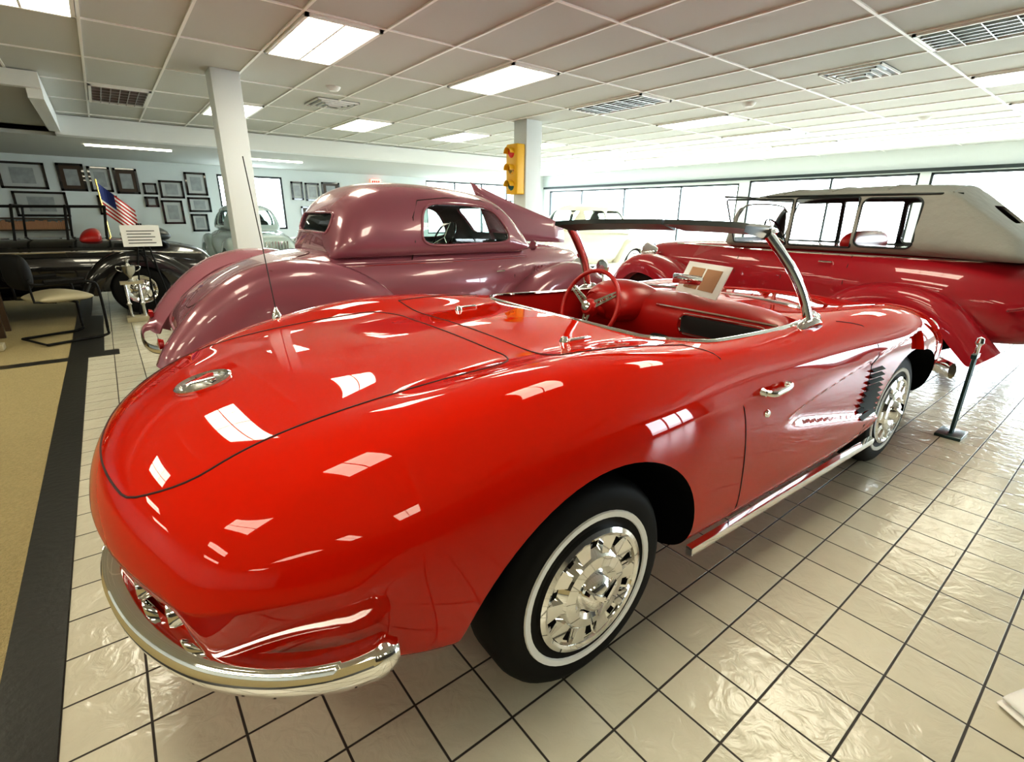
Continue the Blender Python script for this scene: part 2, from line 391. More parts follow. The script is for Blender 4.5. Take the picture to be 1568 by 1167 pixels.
boxes('trim_2', [((13.62, -7.9, 2.40), (13.7, 14.9, 2.47))], 'frame')
box('baseboard_north', (X0, Y1-.02, 0), (X1, Y1, .1), 'frame')
box('baseboard_west', (X0, Y0, 0), (X0+.02, Y1, .1), 'frame')
box('ground_outside', (-60, -60, -.3), (80, 80, -.2), 'asph')
box('column', (.24, 5.38, 0), (.54, 5.68, H), 'column', bevel=.006)
box('column', (4.86, 5.45, 0), (5.20, 5.79, H), 'column', bevel=.006)
e = empty('traffic_signal', (4.765, 5.62, 2.12))
box('housing', (-.09, -.15, -.40), (.09, .15, .40), 'yellow', e, bevel=.02)
for k in range(3):
    lathe('signal_lens', [(0, .03), (.06, .02), (.08, 0)], ['redsign', 'gold', 'teal'][k], e, 'x', 20, (-.09, 0, .26-.26*k), flip=-1)
    sweep('visor', [(-.14, .085*cos(t), .26-.26*k+.085*sin(t)) for t in [radians(a) for a in range(-10, 200, 15)]], [(-.004, -.05), (.004, -.05), (.004, .05), (-.004, .05)], 'yellow', e, up=(1, 0, 0))
box('column_siren', (5.201, 5.52, 2.55), (5.27, 5.66, 2.75), 'wallw', bevel=.01)
e = empty('exit_sign', (6.3, 14.95, 2.33)); box('housing', (-.17, -.04, -.11), (.17, .04, .11), 'exit', e)
boxes('letters', [((-.13+.07*k, -.046, -.06), (-.09+.07*k, -.041, .06)) for k in range(4)], 'redsign', e)

# ------------------------------------------------------------ RED ROADSTER
car = empty('red_convertible_sports_car', (0, 0, 0), -.035)
def vs(s, zd, z1, z2, z3, z4, w4, w5, z5, w6, z6, w7, z7, w8, zb, cr=.64):
    k = min(1, w4/.78)
    return (s, [(0, zd), (.27*k, z1), (.49*k, z2), (.64*k, z3), (w4, z4), (w5, z5), (w6, z6), (w7, z7), (w8, zb), (.60*k, zb-.005), (.45*k, zb-.005), (.25*k, zb-.005), (0, zb-.005)])
ST = [vs(-1.182,.645,.645,.645,.645,.645,.60,.655,.642,.69,.63,.685,.56,.65,.455),
 vs(-1.170,.712,.712,.712,.709,.700,.63,.70,.68,.735,.642,.725,.56,.665,.45),
 vs(-1.125,.782,.782,.782,.777,.761,.68,.765,.724,.795,.655,.765,.555,.69,.44),
 vs(-1.03,.837,.837,.834,.83,.81,.71,.81,.756,.84,.66,.80,.53,.72,.42),
 vs(-.86,.898,.895,.888,.895,.875,.755,.865,.78,.895,.665,.855,.47,.795,.37),
 vs(-.5,.932,.93,.922,.955,.94,.78,.89,.83,.925,.68,.915,.46,.875,.325),
 vs(-.1,.945,.94,.935,1.005,.99,.78,.905,.86,.935,.69,.93,.50,.89,.32),
 vs(.3,.95,.945,.94,.985,.97,.785,.895,.84,.925,.67,.915,.46,.885,.245),
 vs(.6,.95,.947,.94,.95,.93,.785,.865,.81,.895,.64,.895,.42,.88,.235),
 vs(1.0,.95,.947,.94,.935,.915,.78,.85,.80,.875,.63,.885,.42,.88,.235),
 vs(1.45,.95,.947,.94,.93,.91,.78,.85,.79,.875,.63,.885,.42,.88,.235),
 vs(1.8,.955,.95,.94,.94,.92,.78,.86,.80,.885,.64,.89,.43,.88,.24),
 vs(2.12,.95,.942,.925,.95,.935,.78,.88,.81,.905,.65,.90,.48,.87,.29),
 vs(2.45,.93,.92,.905,.94,.925,.79,.90,.80,.92,.65,.915,.5,.88,.33),
 vs(2.85,.88,.875,.86,.89,.875,.79,.89,.77,.91,.65,.90,.5,.86,.33),
 vs(3.18,.81,.80,.79,.82,.80,.76,.86,.72,.88,.63,.86,.5,.8,.36),
 vs(3.36,.69,.69,.69,.71,.71,.72,.79,.66,.80,.6,.78,.52,.72,.44)]
def bow(x, y, z):
    q = (abs(y)/.70)**2.1; x0 = x
    if x < -.3: x += .18*min(1.35, q)*min(1, (-.3-x0)/.75)
    if x0 < -.95 and z < .63: x += (.63-z)*.22*min(1, (-.95-x0)/.15)
    if x > 2.4: x -= .16*(abs(y)/.70)**2.2*min(1, (x-2.4)/.8)
    return x
def crs(r0, c0, r1, c1, R):
    mir = lambda c: min(c, R-c)
    a, b = mir(c0), mir(c1)
    if r0 != r1 and a == b:
        i = min(r0, r1)
        if a == 6: return {0: .85, 1: .8, 2: .65, 3: .45, 4: .2}.get(i, 0)
        if a == 8: return {0: .5, 1: .4, 2: .3}.get(i, .2 if i < 5 else 0)
        if a == 4 and 2 <= i <= 8: return .35
    if r0 == r1 == 0 and a <= 6 and b <= 6: return .85
    return 0
body = cage('body', ST, ['red', 'well', 'redint'], car, xf=bow, lev=4, crease=crs)
def ss(a, b, v):
    t = max(0, min(1, (v-a)/(b-a))); return t*t*(3-2*t)
for v in body.data.vertices:
    x, y, z = v.co
    if abs(y) > .6 and .8 < x < 2.4:
        f = (x-1.0)/1.05
        zu = .62+.14*max(0, f); zl = .60-.19*max(0, f)
        d = ss(zl-.02, zl+.02, z)*(1-ss(zu-.012, zu+.012, z))*ss(0.95, 1.2, x)
        v.co.y -= math.copysign(.03*d, y)
    # recess below the tail lip: push the centre of the rear face forward a little around the lamps
    if x < -.9 and z < .62 and .30 < abs(y) < .66:
        d = ss(.46, .50, z)*(1-ss(.590, .612, z))*ss(.30, .36, abs(y))*(1-ss(.60, .66, abs(y)))
        v.co.x += .022*d
bv = bvh_of(body)
WX = (-.045, 2.40); WZ = .335
mats3 = ['red', 'well', 'redint']
cuts = []
for wx, rx, rz in ((WX[0], .45, .41), (WX[1], .40, .37)):
    for s in (-1, 1):
        ol = [(wx+rx*cos(2*pi*i/64), WZ+.005+rz*sin(2*pi*i/64)) for i in range(64)]
        cuts.append(prism('y', ol, min(s*.52, s*1.3), max(s*.52, s*1.3), mats3, car, 1))
def cock(inset=0):
    pts = []; w = .675-inset
    for t in range(0, 91, 15): pts.append((.55+.20+inset-.20*cos(radians(t)), -(w-.20)-.20*sin(radians(t))))
    pts += [(1.0, -w), (1.3, -w+.005), (1.46, -w+.02), (1.52-inset, -.5), (1.60-inset, -.25), (1.62-inset, 0)]
    return pts+[(x, -y) for x, y in pts[-2::-1]]
cuts.append(prism('z', cock(), .38, 1.4, mats3, car, 2))
cut(body, cuts)
def seam(name, pts, r=.003, m='seam', closed=False): return tube(name, pts, r, m, car, 6, closed=closed)
dens = densify(rrect(-1.13, -.52, -.03, .52, .15, 8))
seam('trunk_lid_gap', [ptop(bv, x+.13*(abs(y)/.6)**2*max(0, min(1, (-.6-x)/.5)), y) for x, y in dens], closed=True)
seam('deck_lid_gap', [ptop(bv, .075-.035*(abs(-.6+.06*i)/.6)**3, -.60+.06*i) for i in range(21)])
for s in (-1, 1): seam('deck_lid_side_gap', [ptop(bv, .04+.05*i, s*(.60+.008*i)) for i in range(11)])
for s in (-1, 1):
    P = [ptop(bv, .54+.012*i, s*(.68+.022*i)) for i in range(6)]
    P += [pside(bv, .64+.02*math.sqrt(i), .80-.05*i, s) for i in range(1, 11)]
    P += [pside(bv, .72+.06*i, .28, s) for i in range(19)]
    P += [pside(bv, 1.83+.004*i, .30+.05*i, s) for i in range(11)]
    P += [ptop(bv, 1.84-.03*i, s*(.80-.012*i)) for i in range(1, 7)]
    seam('door_gap', P, .0028)
    sweep('rocker_trim', [(x_, s*.882, .262) for x_ in [.43+.1*i for i in range(17)]], [(-.014*1, -.018), (.010, -.016), (.012, .0), (.010, .016), (-.014, .018)] if s < 0 else [(.014, .018), (-.010, .016), (-.012, .0), (-.010, -.016), (.014, -.018)], 'chrome', car)
    hx = .80
    p0 = pside(bv, hx, .775, s); p1 = pside(bv, hx+.17, .775, s); out = Vector((0, s, .0))
    sweep('door_handle', catmull([p0, p0+out*.035+Vector((.015, 0, 0)), p0+out*.038+Vector((.06, 0, 0)), p1+out*.03, p1+out*.005], 6), circ(.008, 8, .012), 'chrome', car)
    lathe('handle_button', [(0, .022), (.012, .018), (.018, .0)], 'chrome', car, 'y', 16, (p0.x, p0.y, p0.z), flip=s)
    pk = pside(bv, .83, .69, s); lathe('door_lock', [(0, .01), (.012, .008), (.016, 0)], 'chrome', car, 'y', 16, tuple(pk), flip=s)
    V = []; F = []
    for k in range(9):
        zc = .68-.028*k; xa = 1.86-.012*k; xb = 1.98
        a = pside(bv, xa, zc, s); b = pside(bv, xb, zc, s); nn = len(V); o = Vector((0, s, 0))
        V += [a+o*.001, b+o*.001, b+o*.02+Vector((0, 0, -.012)), a+o*.02+Vector((0, 0, -.012)), a+o*.001+Vector((0, 0, -.02)), b+o*.001+Vector((0, 0, -.02))]
        F += [(nn, nn+1, nn+2, nn+3), (nn+3, nn+2, nn+5, nn+4)]
    mk('fender_louvers', V, F, 'visor', car)
    bp = catmull([(-1.095, s*.20, .585), (-1.130, s*.255, .555), (-1.130, s*.35, .505), (-1.085, s*.49, .465), (-1.000, s*.64, .450), (-.890, s*.765, .460), (-.785, s*.860, .492), (-.70, s*.918, .53), (-.665, s*.928, .54)], 8)
    n = len(bp); V = []; F = []
    prof = [(-.030, -.040), (.004, -.048), (.020, -.038), (.028, -.016), (.030, .008), (.024, .026), (.008, .036), (-.030, .034)]
    for i, p in enumerate(bp):
        t = (bp[min(i+1, n-1)]-bp[max(i-1, 0)]).normalized(); o = t.cross(Vector((0, 0, 1)))
        if o.dot(Vector((-.6, s*.8, 0))) < 0: o = -o
        o.normalize(); u = Vector((0, 0, 1)); sc = .45+.55*min(1, min(i, n-1-i)/8)
        for a, b in prof: V.append(p+o*a*sc+u*b*sc)
    k = len(prof)
    for i in range(n-1):
        for q in range(k): F.append((i*k+q, i*k+(q+1) % k, (i+1)*k+(q+1) % k, (i+1)*k+q))
    F += [tuple(range(k)), tuple((n-1)*k+q for q in range(k))]
    mk('rear_bumper', V, F, 'chrome', car, smooth=40)
    for yy in (.43, .57):
        q = prear(bv, s*yy, .555)
        lathe('tail_lamp_bezel', [(.02, -.03), (.034, -.03), (.036, .012), (.032, .020), (.027, .013), (.024, .0)], 'chrome', car, 'x', 28, (q.x+.003, s*yy, .557), flip=-1)
        lathe('tail_lamp_lens', [(.026, .004), (.020, .016), (.012, .022), (0, .024)], 'lens', car, 'x', 28, (q.x+.003, s*yy, .557), flip=-1)
    fb = catmull([(3.34, s*.30, .47), (3.41, s*.42, .46), (3.34, s*.62, .46), (3.19, s*.82, .47), (3.0, s*.93, .49)], 8)
    sweep('front_bumper', fb, circ(.02, 10, .05), 'chrome', car)
    for yy, xx in ((.50, 3.26), (.68, 3.19)):
        lathe('head_lamp_ring', [(.06, -.12), (.085, -.05), (.09, .0), (.08, .015), (.07, .005)], 'chrome', car, 'x', 28, (xx, s*yy, .68))
        lathe('head_lamp_lens', [(.072, .0), (.05, .02), (0, .03)], 'headl', car, 'x', 28, (xx, s*yy, .68))
lq = prear(bv, 0, .53); box('license_plate', (lq.x-.010, -.15, .47), (lq.x-.002, .15, .59), 'satin', car, bevel=.003)
boxes('grille_teeth', [((3.30-.3*abs(yy)**2, yy-.015, .44), (3.34-.3*abs(yy)**2, yy+.015, .56)) for yy in [-.36+.09*k for k in range(9)]], 'chrome', car)
for s in (-1, 1):
    wheel(car, WX[0], s*.868, WZ, s, .335, .19, .192, style='vette', ww_in=.229, ww_out=.251)
    wheel(car, WX[1], s*.825, WZ, s, .335, .19, .192, style='vette', ww_in=.229, ww_out=.251)
tube('rear_axle', [(WX[0], -.75, WZ), (WX[0], .75, WZ)], .04, 'well', car); tube('front_axle', [(WX[1], -.70, WZ), (WX[1], .70, WZ)], .04, 'well', car)
dens = [p for p in densify(cock(-.004), closed=False) if p[0] < 1.47]
right = [p for p in dens if p[1] < 0]; left = [p for p in dens if p[1] >= 0]
sweep('cockpit_rim', [ptop(bv, *p) for p in reversed(right)]+[ptop(bv, *p) for p in reversed(left)], circ(.013, 8, .009), 'chrome', car)
for s in (-1, 1):
    p = ptop(bv, .30, s*.40)
    box('deck_latch', (p.x-.05, p.y-.010, p.z-.002), (p.x+.06, p.y+.010, p.z+.012), 'chrome', car, bevel=.004)
    lathe('latch_knob', [(0, .020), (.012, .016), (.018, 0)], 'chrome', car, 'z', 16, (p.x-.05, p.y-.02*s, p.z))
ec = ptop(bv, -.86, 0.0); nrm = bv.ray_cast(Vector((-.86, 0, 3)), Vector((0, 0, -1)))[1]
eb = empty('trunk_emblem', ec); eb.parent = car; eb.rotation_euler = Vector((0, 0, 1)).rotation_difference(nrm).to_euler()
lathe('emblem_ring', [(.080, 0), (.080, .010), (.074, .014), (.064, .010), (.062, .003)], 'chrome', eb, 'z', 40)
lathe('emblem_face', [(.063, .003), (.03, .012), (0, .014)], 'satin', eb, 'z', 40)
for sgn in (-1, 1):
    mk('emblem_flag', [(-.035, sgn*.004, .016), (.02, sgn*.042, .016), (.034, sgn*.026, .017), (-.03, -sgn*.004, .017), (-.035, sgn*.004, .01), (.02, sgn*.042, .01), (.034, sgn*.026, .01), (-.03, -sgn*.004, .01)], [(0, 1, 2, 3), (0, 4, 5, 1), (1, 5, 6, 2), (2, 6, 7, 3), (3, 7, 4, 0)], 'flagr' if sgn > 0 else 'chrome', eb)
ab = ptop(bv, -.50, .70)
lathe('antenna_base', [(.022, -.004), (.020, .012), (.012, .03), (.006, .045), (0, .046)], 'chrome', car, 'z', 20, tuple(ab))
tube('antenna_mast', [ab+Vector((0, 0, .03)), ab+Vector((-.02, .01, .36)), ab+Vector((-.04, .02, .66))], .0022, 'visor', car)
def WB(u): return Vector((1.83-.40*abs(u)**2.4, .705*sin(u*pi/2), .945-.015*u*u))
def WT(u): return Vector((1.40-.25*abs(u)**2.4, .595*sin(u*pi/2), 1.34-.02*u*u))
N = 24; V = []; F = []
for i in range(N+1):
    u = -1+2*i/N
    for k in range(7):
        f = k/6; p = WB(u).lerp(WT(u), f); bul = .03*sin(pi*f); p += Vector((bul*cos(u*pi/2), bul*.6*sin(u*pi/2), 0)); V.append(p)
for i in range(N):
    for k in range(6): F.append((i*7+k, i*7+k+1, (i+1)*7+k+1, (i+1)*7+k))
mk('windshield_glass', V, F, 'clear', car, smooth=60)
sweep('windshield_base_trim', [WB(-1+2*i/40) for i in range(41)], circ(.014, 8, .012), 'chrome', car)
sweep('windshield_header', [WT(-1+2*i/40) for i in range(41)], circ(.020, 8, .014), 'chrome', car)
for s in (-1, 1):
    P = []
    for k in range(13):
        f = k/12; p = WB(s).lerp(WT(s), f); p += Vector((.046*sin(pi*f), s*.012*sin(pi*f), 0)); P.append(p)
    sweep('windshield_pillar', P, circ(.018, 10, .028), 'chrome', car, up=(1, 0, 0))
    b0 = WB(s)+Vector((0, 0, -.02)); sweep('pillar_foot', catmull([b0+Vector((-.10, 0, -.0)), b0+Vector((-.03, 0, .02)), b0+Vector((.05, s*.005, .025)), b0+Vector((.12, s*.0, -.01))], 6), circ(.03, 10, .022), 'chrome', car, taper=lambda t: .4+.6*sin(pi*t))
    V = []; F = []
    for i in range(9):
        u = s*(.03+.93*i/8); p = WT(u)
        V += [p+Vector((-.015, 0, .020)), p+Vector((-.16, -s*.02, .028)), p+Vector((-.165, -s*.02, .004)), p+Vector((-.015, 0, -.030))]
    for i in range(8):
        for q in range(4): F.append((i*4+q, i*4+(q+1) % 4, (i+1)*4+(q+1) % 4, (i+1)*4+q))
    F += [(0, 1, 2, 3), (32, 33, 34, 35)]
    mk('sun_visor', V, F, 'visor', car, smooth=50)
box('rear_view_mirror', (1.50, -.10, 1.02), (1.52, .10, 1.075), 'chrome', car, bevel=.008)
tube('mirror_stalk', [(1.56, 0, .95), (1.52, 0, 1.03)], .006, 'chrome', car)
pm = ptop(bv, 1.62, .74); tube('wing_mirror_stalk', [pm, pm+Vector((0, .02, .09))], .007, 'chrome', car)
lathe('wing_mirror', [(0, -.035), (.03, -.03), (.05, -.01), (.055, .01), (.048, .012), (0, .012)], 'chrome', car, 'x', 24, (pm.x, pm.y+.02, pm.z+.13), flip=-1)
cage('dashboard', [(1.30, [(0, .90), (.3, .90), (.6, .90), (.64, .86), (.64, .80), (.55, .78), (.3, .78), (0, .78)]),
 (1.36, [(0, .955), (.3, .955), (.62, .945), (.665, .87), (.66, .70), (.55, .66), (.3, .66), (0, .66)]),
 (1.50, [(0, .975), (.3, .97), (.62, .95), (.67, .87), (.665, .6), (.55, .55), (.3, .55), (0, .55)]),
 (1.62, [(0, .975), (.3, .965), (.45, .94), (.5, .87), (.5, .6), (.45, .55), (.3, .55), (0, .55)])], 'redint', car, lev=3)
cage('instrument_hood', [(1.18, [(0, .97), (.1, .96), (.16, .90), (.15, .84), (.08, .82), (0, .82)]),
 (1.26, [(0, 1.03), (.13, 1.01), (.2, .92), (.19, .82), (.1, .78), (0, .78)]),
 (1.40, [(0, 1.035), (.15, 1.01), (.22, .93), (.2, .82), (.1, .78), (0, .78)]),
 (1.56, [(0, .99), (.15, .97), (.22, .93), (.2, .82), (.1, .78), (0, .78)])], 'redint', car, lev=3).location = (0, .34, 0)
for dy, r in ((-.08, .055), (.08, .055), (0, .03)):
    lathe('gauge', [(r, 0), (r, .01), (r*.85, .006), (0, .004)], 'chrome', car, 'x', 24, (1.20, .34+dy, .90), flip=-1)
sweep('dash_recess_trim', [Vector((1.298, y_, z_)) for y_, z_ in rrect(-.60, .79, -.12, .90, .045, 5)], circ(.007, 6), 'chrome', car, up=(1, 0, 0), closed=True)
box('dash_recess', (1.300, -.59, .80), (1.312, -.13, .89), 'visor', car, bevel=.003)
tube('dash_chrome_strip', [(1.325, -.62, .915), (1.32, -.3, .92), (1.32, .05, .92)], .006, 'chrome', car)
cage('center_console', [(1.05, [(0, .52), (.07, .52), (.09, .48), (.09, .4), (0, .4)]), (1.25, [(0, .70), (.08, .70), (.10, .6), (.1, .4), (0, .4)]), (1.40, [(0, .86), (.09, .86), (.11, .7), (.11, .4), (0, .4)])], 'visor', car, lev=2)
sw = empty('steering_wheel', (1.08, .335, .885)); sw.parent = car; sw.rotation_euler = (0, radians(-70), 0)
tube('rim', [(.212*cos(2*pi*i/48), .212*sin(2*pi*i/48), 0) for i in range(48)], .0125, 'redint', sw, 10, closed=True)
for a in (0, 120, 240):
    a = radians(a+180)
    def Q(r, w): return (r*cos(a)-w*sin(a), r*sin(a)+w*cos(a))
    for w0, w1 in ((-.024, -.007), (.007, .024)):
        p = [Q(.03, w0), Q(.205, w0*.6), Q(.205, w1*.6), Q(.03, w1)]
        mk('spoke', [(x_, y_, z_) for z_ in (-.004, .002) for x_, y_ in p], [(0, 1, 2, 3), (4, 7, 6, 5), (0, 4, 5, 1), (2, 6, 7, 3)], 'chrome', sw)
    for rr in (.075, .115, .155):
        q = Q(rr, 0); lathe('spoke_hole_ring', [(.010, -.004), (.015, -.004), (.015, .002), (.010, .002)], 'chrome', sw, 'z', 16, (q[0], q[1], 0))
lathe('hub', [(.05, -.03), (.05, .0), (.04, .02), (0, .03)], 'redint', sw, 'z', 24); lathe('horn_button', [(.03, .022), (.028, .032), (0, .036)], 'chrome', sw, 'z', 24)
tube('steering_column', [(1.09, .335, .88), (1.45, .34, .75)], .028, 'redint', car, 12)
for s in (-1, 1):
    cage('seat_cushion', [(.80, [(0, .58), (.15, .58), (.22, .55), (.22, .42), (0, .42)]), (1.0, [(0, .60), (.16, .61), (.23, .57), (.23, .42), (0, .42)]), (1.22, [(0, .58), (.14, .58), (.2, .54), (.2, .42), (0, .42)])], 'redint', car, lev=3).location = (0, s*.34, 0)
    cage('seat_back', [(.60, [(0, .86), (.12, .86), (.19, .80), (.21, .5), (0, .45)]), (.68, [(0, .90), (.14, .89), (.21, .82), (.23, .5), (0, .45)]), (.80, [(0, .84), (.13, .84), (.2, .76), (.22, .5), (0, .45)])], 'redint', car, lev=3).location = (0, s*.34, 0)
ic = empty('info_card', (1.48, -.07, .975)); ic.parent = car; ic.rotation_euler = (0, radians(24), radians(-22))
box('card', (0, -.19, 0), (.006, .19, .18), 'paper', ic)
box('print', (-.004, -.14, .03), (-.001, -.01, .15), 'brown', ic); box('print', (-.004, .01, .03), (-.001, .13, .15), 'brown', ic)

# ------------------------------------------------------------ fender helper
def fender(parent, path, yin, yout, m, drop=.12, crown=.05, lev=2):
    s = 1 if yout > 0 else -1; P = catmull([(a, 0, b) for a, b in path], 3); n = len(P); V = []; F = []
    cxm = sum(q.x for q in P)/n
    for i, p in enumerate(P):
        t = (P[min(i+1, n-1)]-P[max(i-1, 0)]).normalized(); nr = Vector((-t.z, 0, t.x))
        if nr.z < 0 and abs(t.x) > .2: nr = -nr
        if abs(t.x) <= .2: nr = Vector((1, 0, 0)) if p.x > cxm else Vector((-1, 0, 0))
        w = abs(yout)-abs(yin)
        for (fy, fn) in ((-.05, -.02), (.25, .6), (.6, 1.0), (.85, .65), (1.0, -.5), (1.0, -1.0-drop/crown)):
            V.append(Vector((p.x, s*(abs(yin)+w*fy), p.z))+nr*crown*fn)
    k = 6
    for i in range(n-1):
        for q in range(k-1): F.append((i*k+q, i*k+q+1, (i+1)*k+q+1, (i+1)*k+q))
    ob = mk('fender', V, F, m, parent)
    md = ob.modifiers.new('s', 'SUBSURF'); md.levels = lev; md.render_levels = lev
    md = ob.modifiers.new('t', 'SOLIDIFY'); md.thickness = .012; bake(ob); sm(ob, 60); return ob
def sec(wt, zt, wm, zm, wb, zb, cr=.02): return [(0, zt), (wt*.55, zt-cr*.4), (wt*.92, zt-cr*1.6), (wm, zm), ((wm+wb)/2+.01, (zm+zb)/2), (wb, zb), (wb*.5, zb-.01), (0, zb-.01)]
def bench(parent, x, z0=.95, w=.5, zt=1.2, m='visor'):
    cage('bench_seat_back', [(x, [(0, zt-.03), (w*.8, zt-.03), (w, zt-.08), (w, z0), (0, z0)]), (x+.07, [(0, zt), (w*.85, zt), (w, zt-.06), (w, z0), (0, z0)]), (x+.14, [(0, zt-.04), (w*.8, zt-.04), (w, zt-.1), (w, z0), (0, z0)])], m, parent, lev=2)
def swheel(parent, x, y, z):
    e = empty('inner_steering_wheel', (x, y, z)); e.parent = parent; e.rotation_euler = (0, radians(-60), 0)
    tube('rim', [(.19*cos(2*pi*i/32), .19*sin(2*pi*i/32), 0) for i in range(32)], .011, 'blackp', e, 8, closed=True)
    for a in (0, 120, 240): tube('spoke', [(0, 0, -.01), (.19*cos(radians(a)), .19*sin(radians(a)), 0)], .007, 'satin', e, 6)

# ------------------------------------------------------------ MAUVE COUPE
cp = empty('mauve_vintage_coupe', (-.02, 3.05, 0), -.02)
lb = cage('body', [(-.72, sec(.30, .56, .36, .50, .34, .40)), (-.62, sec(.42, .70, .50, .58, .48, .38)), (-.35, sec(.50, .90, .60, .68, .58, .36)), (0, sec(.54, 1.03, .66, .78, .64, .34)),
 (.45, sec(.58, 1.09, .70, .86, .68, .32)), (.9, sec(.62, 1.10, .72, .88, .70, .32)), (1.5, sec(.62, 1.09, .72, .88, .70, .32)), (2.1, sec(.60, 1.09, .70, .88, .66, .32)), (2.55, sec(.50, 1.10, .58, .9, .54, .34)),
 (3.1, sec(.36, 1.06, .42, .88, .40, .36)), (3.5, sec(.22, 1.0, .28, .85, .27, .40)), (3.58, sec(.17, .95, .22, .80, .2, .45))], 'mauve', cp, lev=3)
cb = cage('cabin', [(.42, [(0, 1.12), (.3, 1.12), (.5, 1.10), (.57, 1.07), (.52, 1.0), (.3, .98), (0, .98)]),
 (.51, [(0, 1.44), (.36, 1.42), (.56, 1.35), (.67, 1.15), (.68, 1.02), (.3, 1.0), (0, 1.0)]),
 (.72, [(0, 1.63), (.36, 1.61), (.56, 1.54), (.68, 1.28), (.72, 1.02), (.4, 1.0), (0, 1.0)]),
 (1.15, [(0, 1.67), (.34, 1.655), (.55, 1.585), (.67, 1.32), (.73, 1.02), (.4, 1.0), (0, 1.0)]),
 (1.85, [(0, 1.63), (.34, 1.61), (.54, 1.54), (.64, 1.30), (.71, 1.02), (.4, 1.0), (0, 1.0)]),
 (2.22, [(0, 1.53), (.32, 1.52), (.50, 1.47), (.60, 1.28), (.67, 1.02), (.4, 1.0), (0, 1.0)]),
 (2.50, [(0, 1.14), (.3, 1.14), (.48, 1.12), (.55, 1.08), (.58, 1.02), (.4, 1.0), (0, 1.0)])], ['mauve', 'visor'], cp, lev=3)
cv = bvh_of(cb); lv = bvh_of(lb)
shell(cb)
sol = catmull([(1.24, 1.13), (1.75, 1.12), (2.10, 1.13), (2.16, 1.20), (2.05, 1.37), (1.90, 1.445), (1.55, 1.47), (1.29, 1.45), (1.20, 1.30)], 6, True); sol = [(p.x, p.y) for p in sol]
rw = rrect(-.42, 1.22, .42, 1.38, .06, 6); wsd = rrect(-.42, 1.19, .42, 1.44, .05, 6)
cut(cb, [prism('y', sol, -1.2, 1.2, ['mauve'], cp), prism('x', rw, -.5, .95, ['mauve'], cp), prism('x', wsd, 1.9, 3.4, ['mauve'], cp)], 50)
for s in (-1, 1):
    patch('side_window', sol, lambda a, b: pside(cv, a, b, s), 'tint', cp, Vector((0, -s*.012, 0)))
    tube('window_trim', [pside(cv, a, b, s)+Vector((0, s*.004, 0)) for a, b in sol], .012, 'mauve', cp, closed=True)
    tube('window_chrome', [pside(cv, 1.67+(a-1.67)*.98, 1.28+(b-1.28)*.96, s)+Vector((0, -s*.006, 0)) for a, b in sol], .006, 'chrome', cp, closed=True)
    tube('door_gap', [pside(lv, a, b, s)+Vector((0, s*.001, 0)) for a, b in [(1.10, .42), (1.10, .7), (1.11, 1.0)]]+[pside(cv, a, b, s) for a, b in [(1.11, 1.15), (1.12, 1.35), (1.2, 1.49), (1.5, 1.52), (1.9, 1.51), (2.1, 1.43)]], .005, 'seam', cp)
    tube('door_gap', [pside(lv, 2.22, b, s) for b in (.42, .6, .8, 1.0)], .004, 'seam', cp)
    tube('belt_molding', [pside(lv, -.1+.15*i, .985, s)+Vector((0, s*.002, 0)) for i in range(18)], .010, 'mauve', cp)
    tube('belt_pinstripe', [pside(lv, -.1+.15*i, .965, s)+Vector((0, s*.003, 0)) for i in range(18)], .003, 'lens', cp)
    ph = pside(lv, 2.05, .86, s); tube('door_handle', [ph, ph+Vector((0, s*.04, 0)), ph+Vector((-.10, s*.045, 0))], .008, 'chrome', cp)
    for k in range(9):
        p = pside(lv, 2.55+.06*k, .80, s); tube('hood_louver', [p+Vector((0, s*.004, -.07)), p+Vector((0, s*.012, 0)), p+Vector((0, s*.004, .07))], .008, 'mauve', cp, 6)
    fender(cp, [(1.15, .33), (.98, .48), (.74, .74), (.42, .92), (.05, .975), (-.28, .90), (-.55, .70), (-.74, .47), (-.80, .36)], s*.48, s*.90, 'mauve', drop=.22, crown=.09)
    fender(cp, [(3.42, .42), (3.36, .62), (3.15, .80), (2.85, .85), (2.5, .76), (2.15, .55), (1.8, .38), (1.5, .33)], s*.42, s*.90, 'mauve', drop=.10, crown=.07)
    sweep('running_board', [(.9, s*.78, .33), (1.7, s*.78, .32), (2.1, s*.76, .34)], [(-.13, -.02), (.13, -.02), (.13, .02), (-.13, .02)], 'mauve', cp)
    wheel(cp, 0, s*.84, .33, s, .33, .2, .19, ww_in=.21, ww_out=.28); wheel(cp, 2.85, s*.84, .33, s, .33, .18, .19, ww_in=.21, ww_out=.28)
    lathe('headlight', [(0, -.16), (.06, -.13), (.10, -.04), (.115, 0), (.10, .02), (0, .035)], 'chrome', cp, 'x', 28, (3.35, s*.40, .80))
    lathe('tail_lamp', [(0, -.03), (.03, -.03), (.04, .0), (0, .012)], 'lens', cp, 'x', 20, (-.83, s*.66, .52), flip=-1)
    tube('wing_mirror_stalk', [(2.25, s*.66, 1.04), (2.3, s*.8, 1.08)], .007, 'chrome', cp); lathe('wing_mirror', [(0, -.02), (.04, -.015), (.05, .01), (0, .012)], 'chrome', cp, 'x', 20, (2.3, s*.84, 1.10), flip=-1)
patch('rear_window', rw, lambda a, b: prear(cv, a, b), 'tint', cp, Vector((.012, 0, 0)))
tube('rear_window_trim', [prear(cv, a, b)+Vector((-.003, 0, .002)) for a, b in rw], .011, 'mauve', cp, closed=True)
patch('windshield', wsd, lambda a, b: prear(cv, a, b, 1), 'tint', cp, Vector((-.012, 0, 0)))
bench(cp, 1.0, 1.0, .5, 1.24); swheel(cp, 1.95, .3, 1.14)
tube('deck_lid_gap', [ptop(lv, a, b)+Vector((0, 0, .001)) for a, b in rrect(-.60, -.36, .34, .36, .12, 6)], .004, 'seam', cp, closed=True)
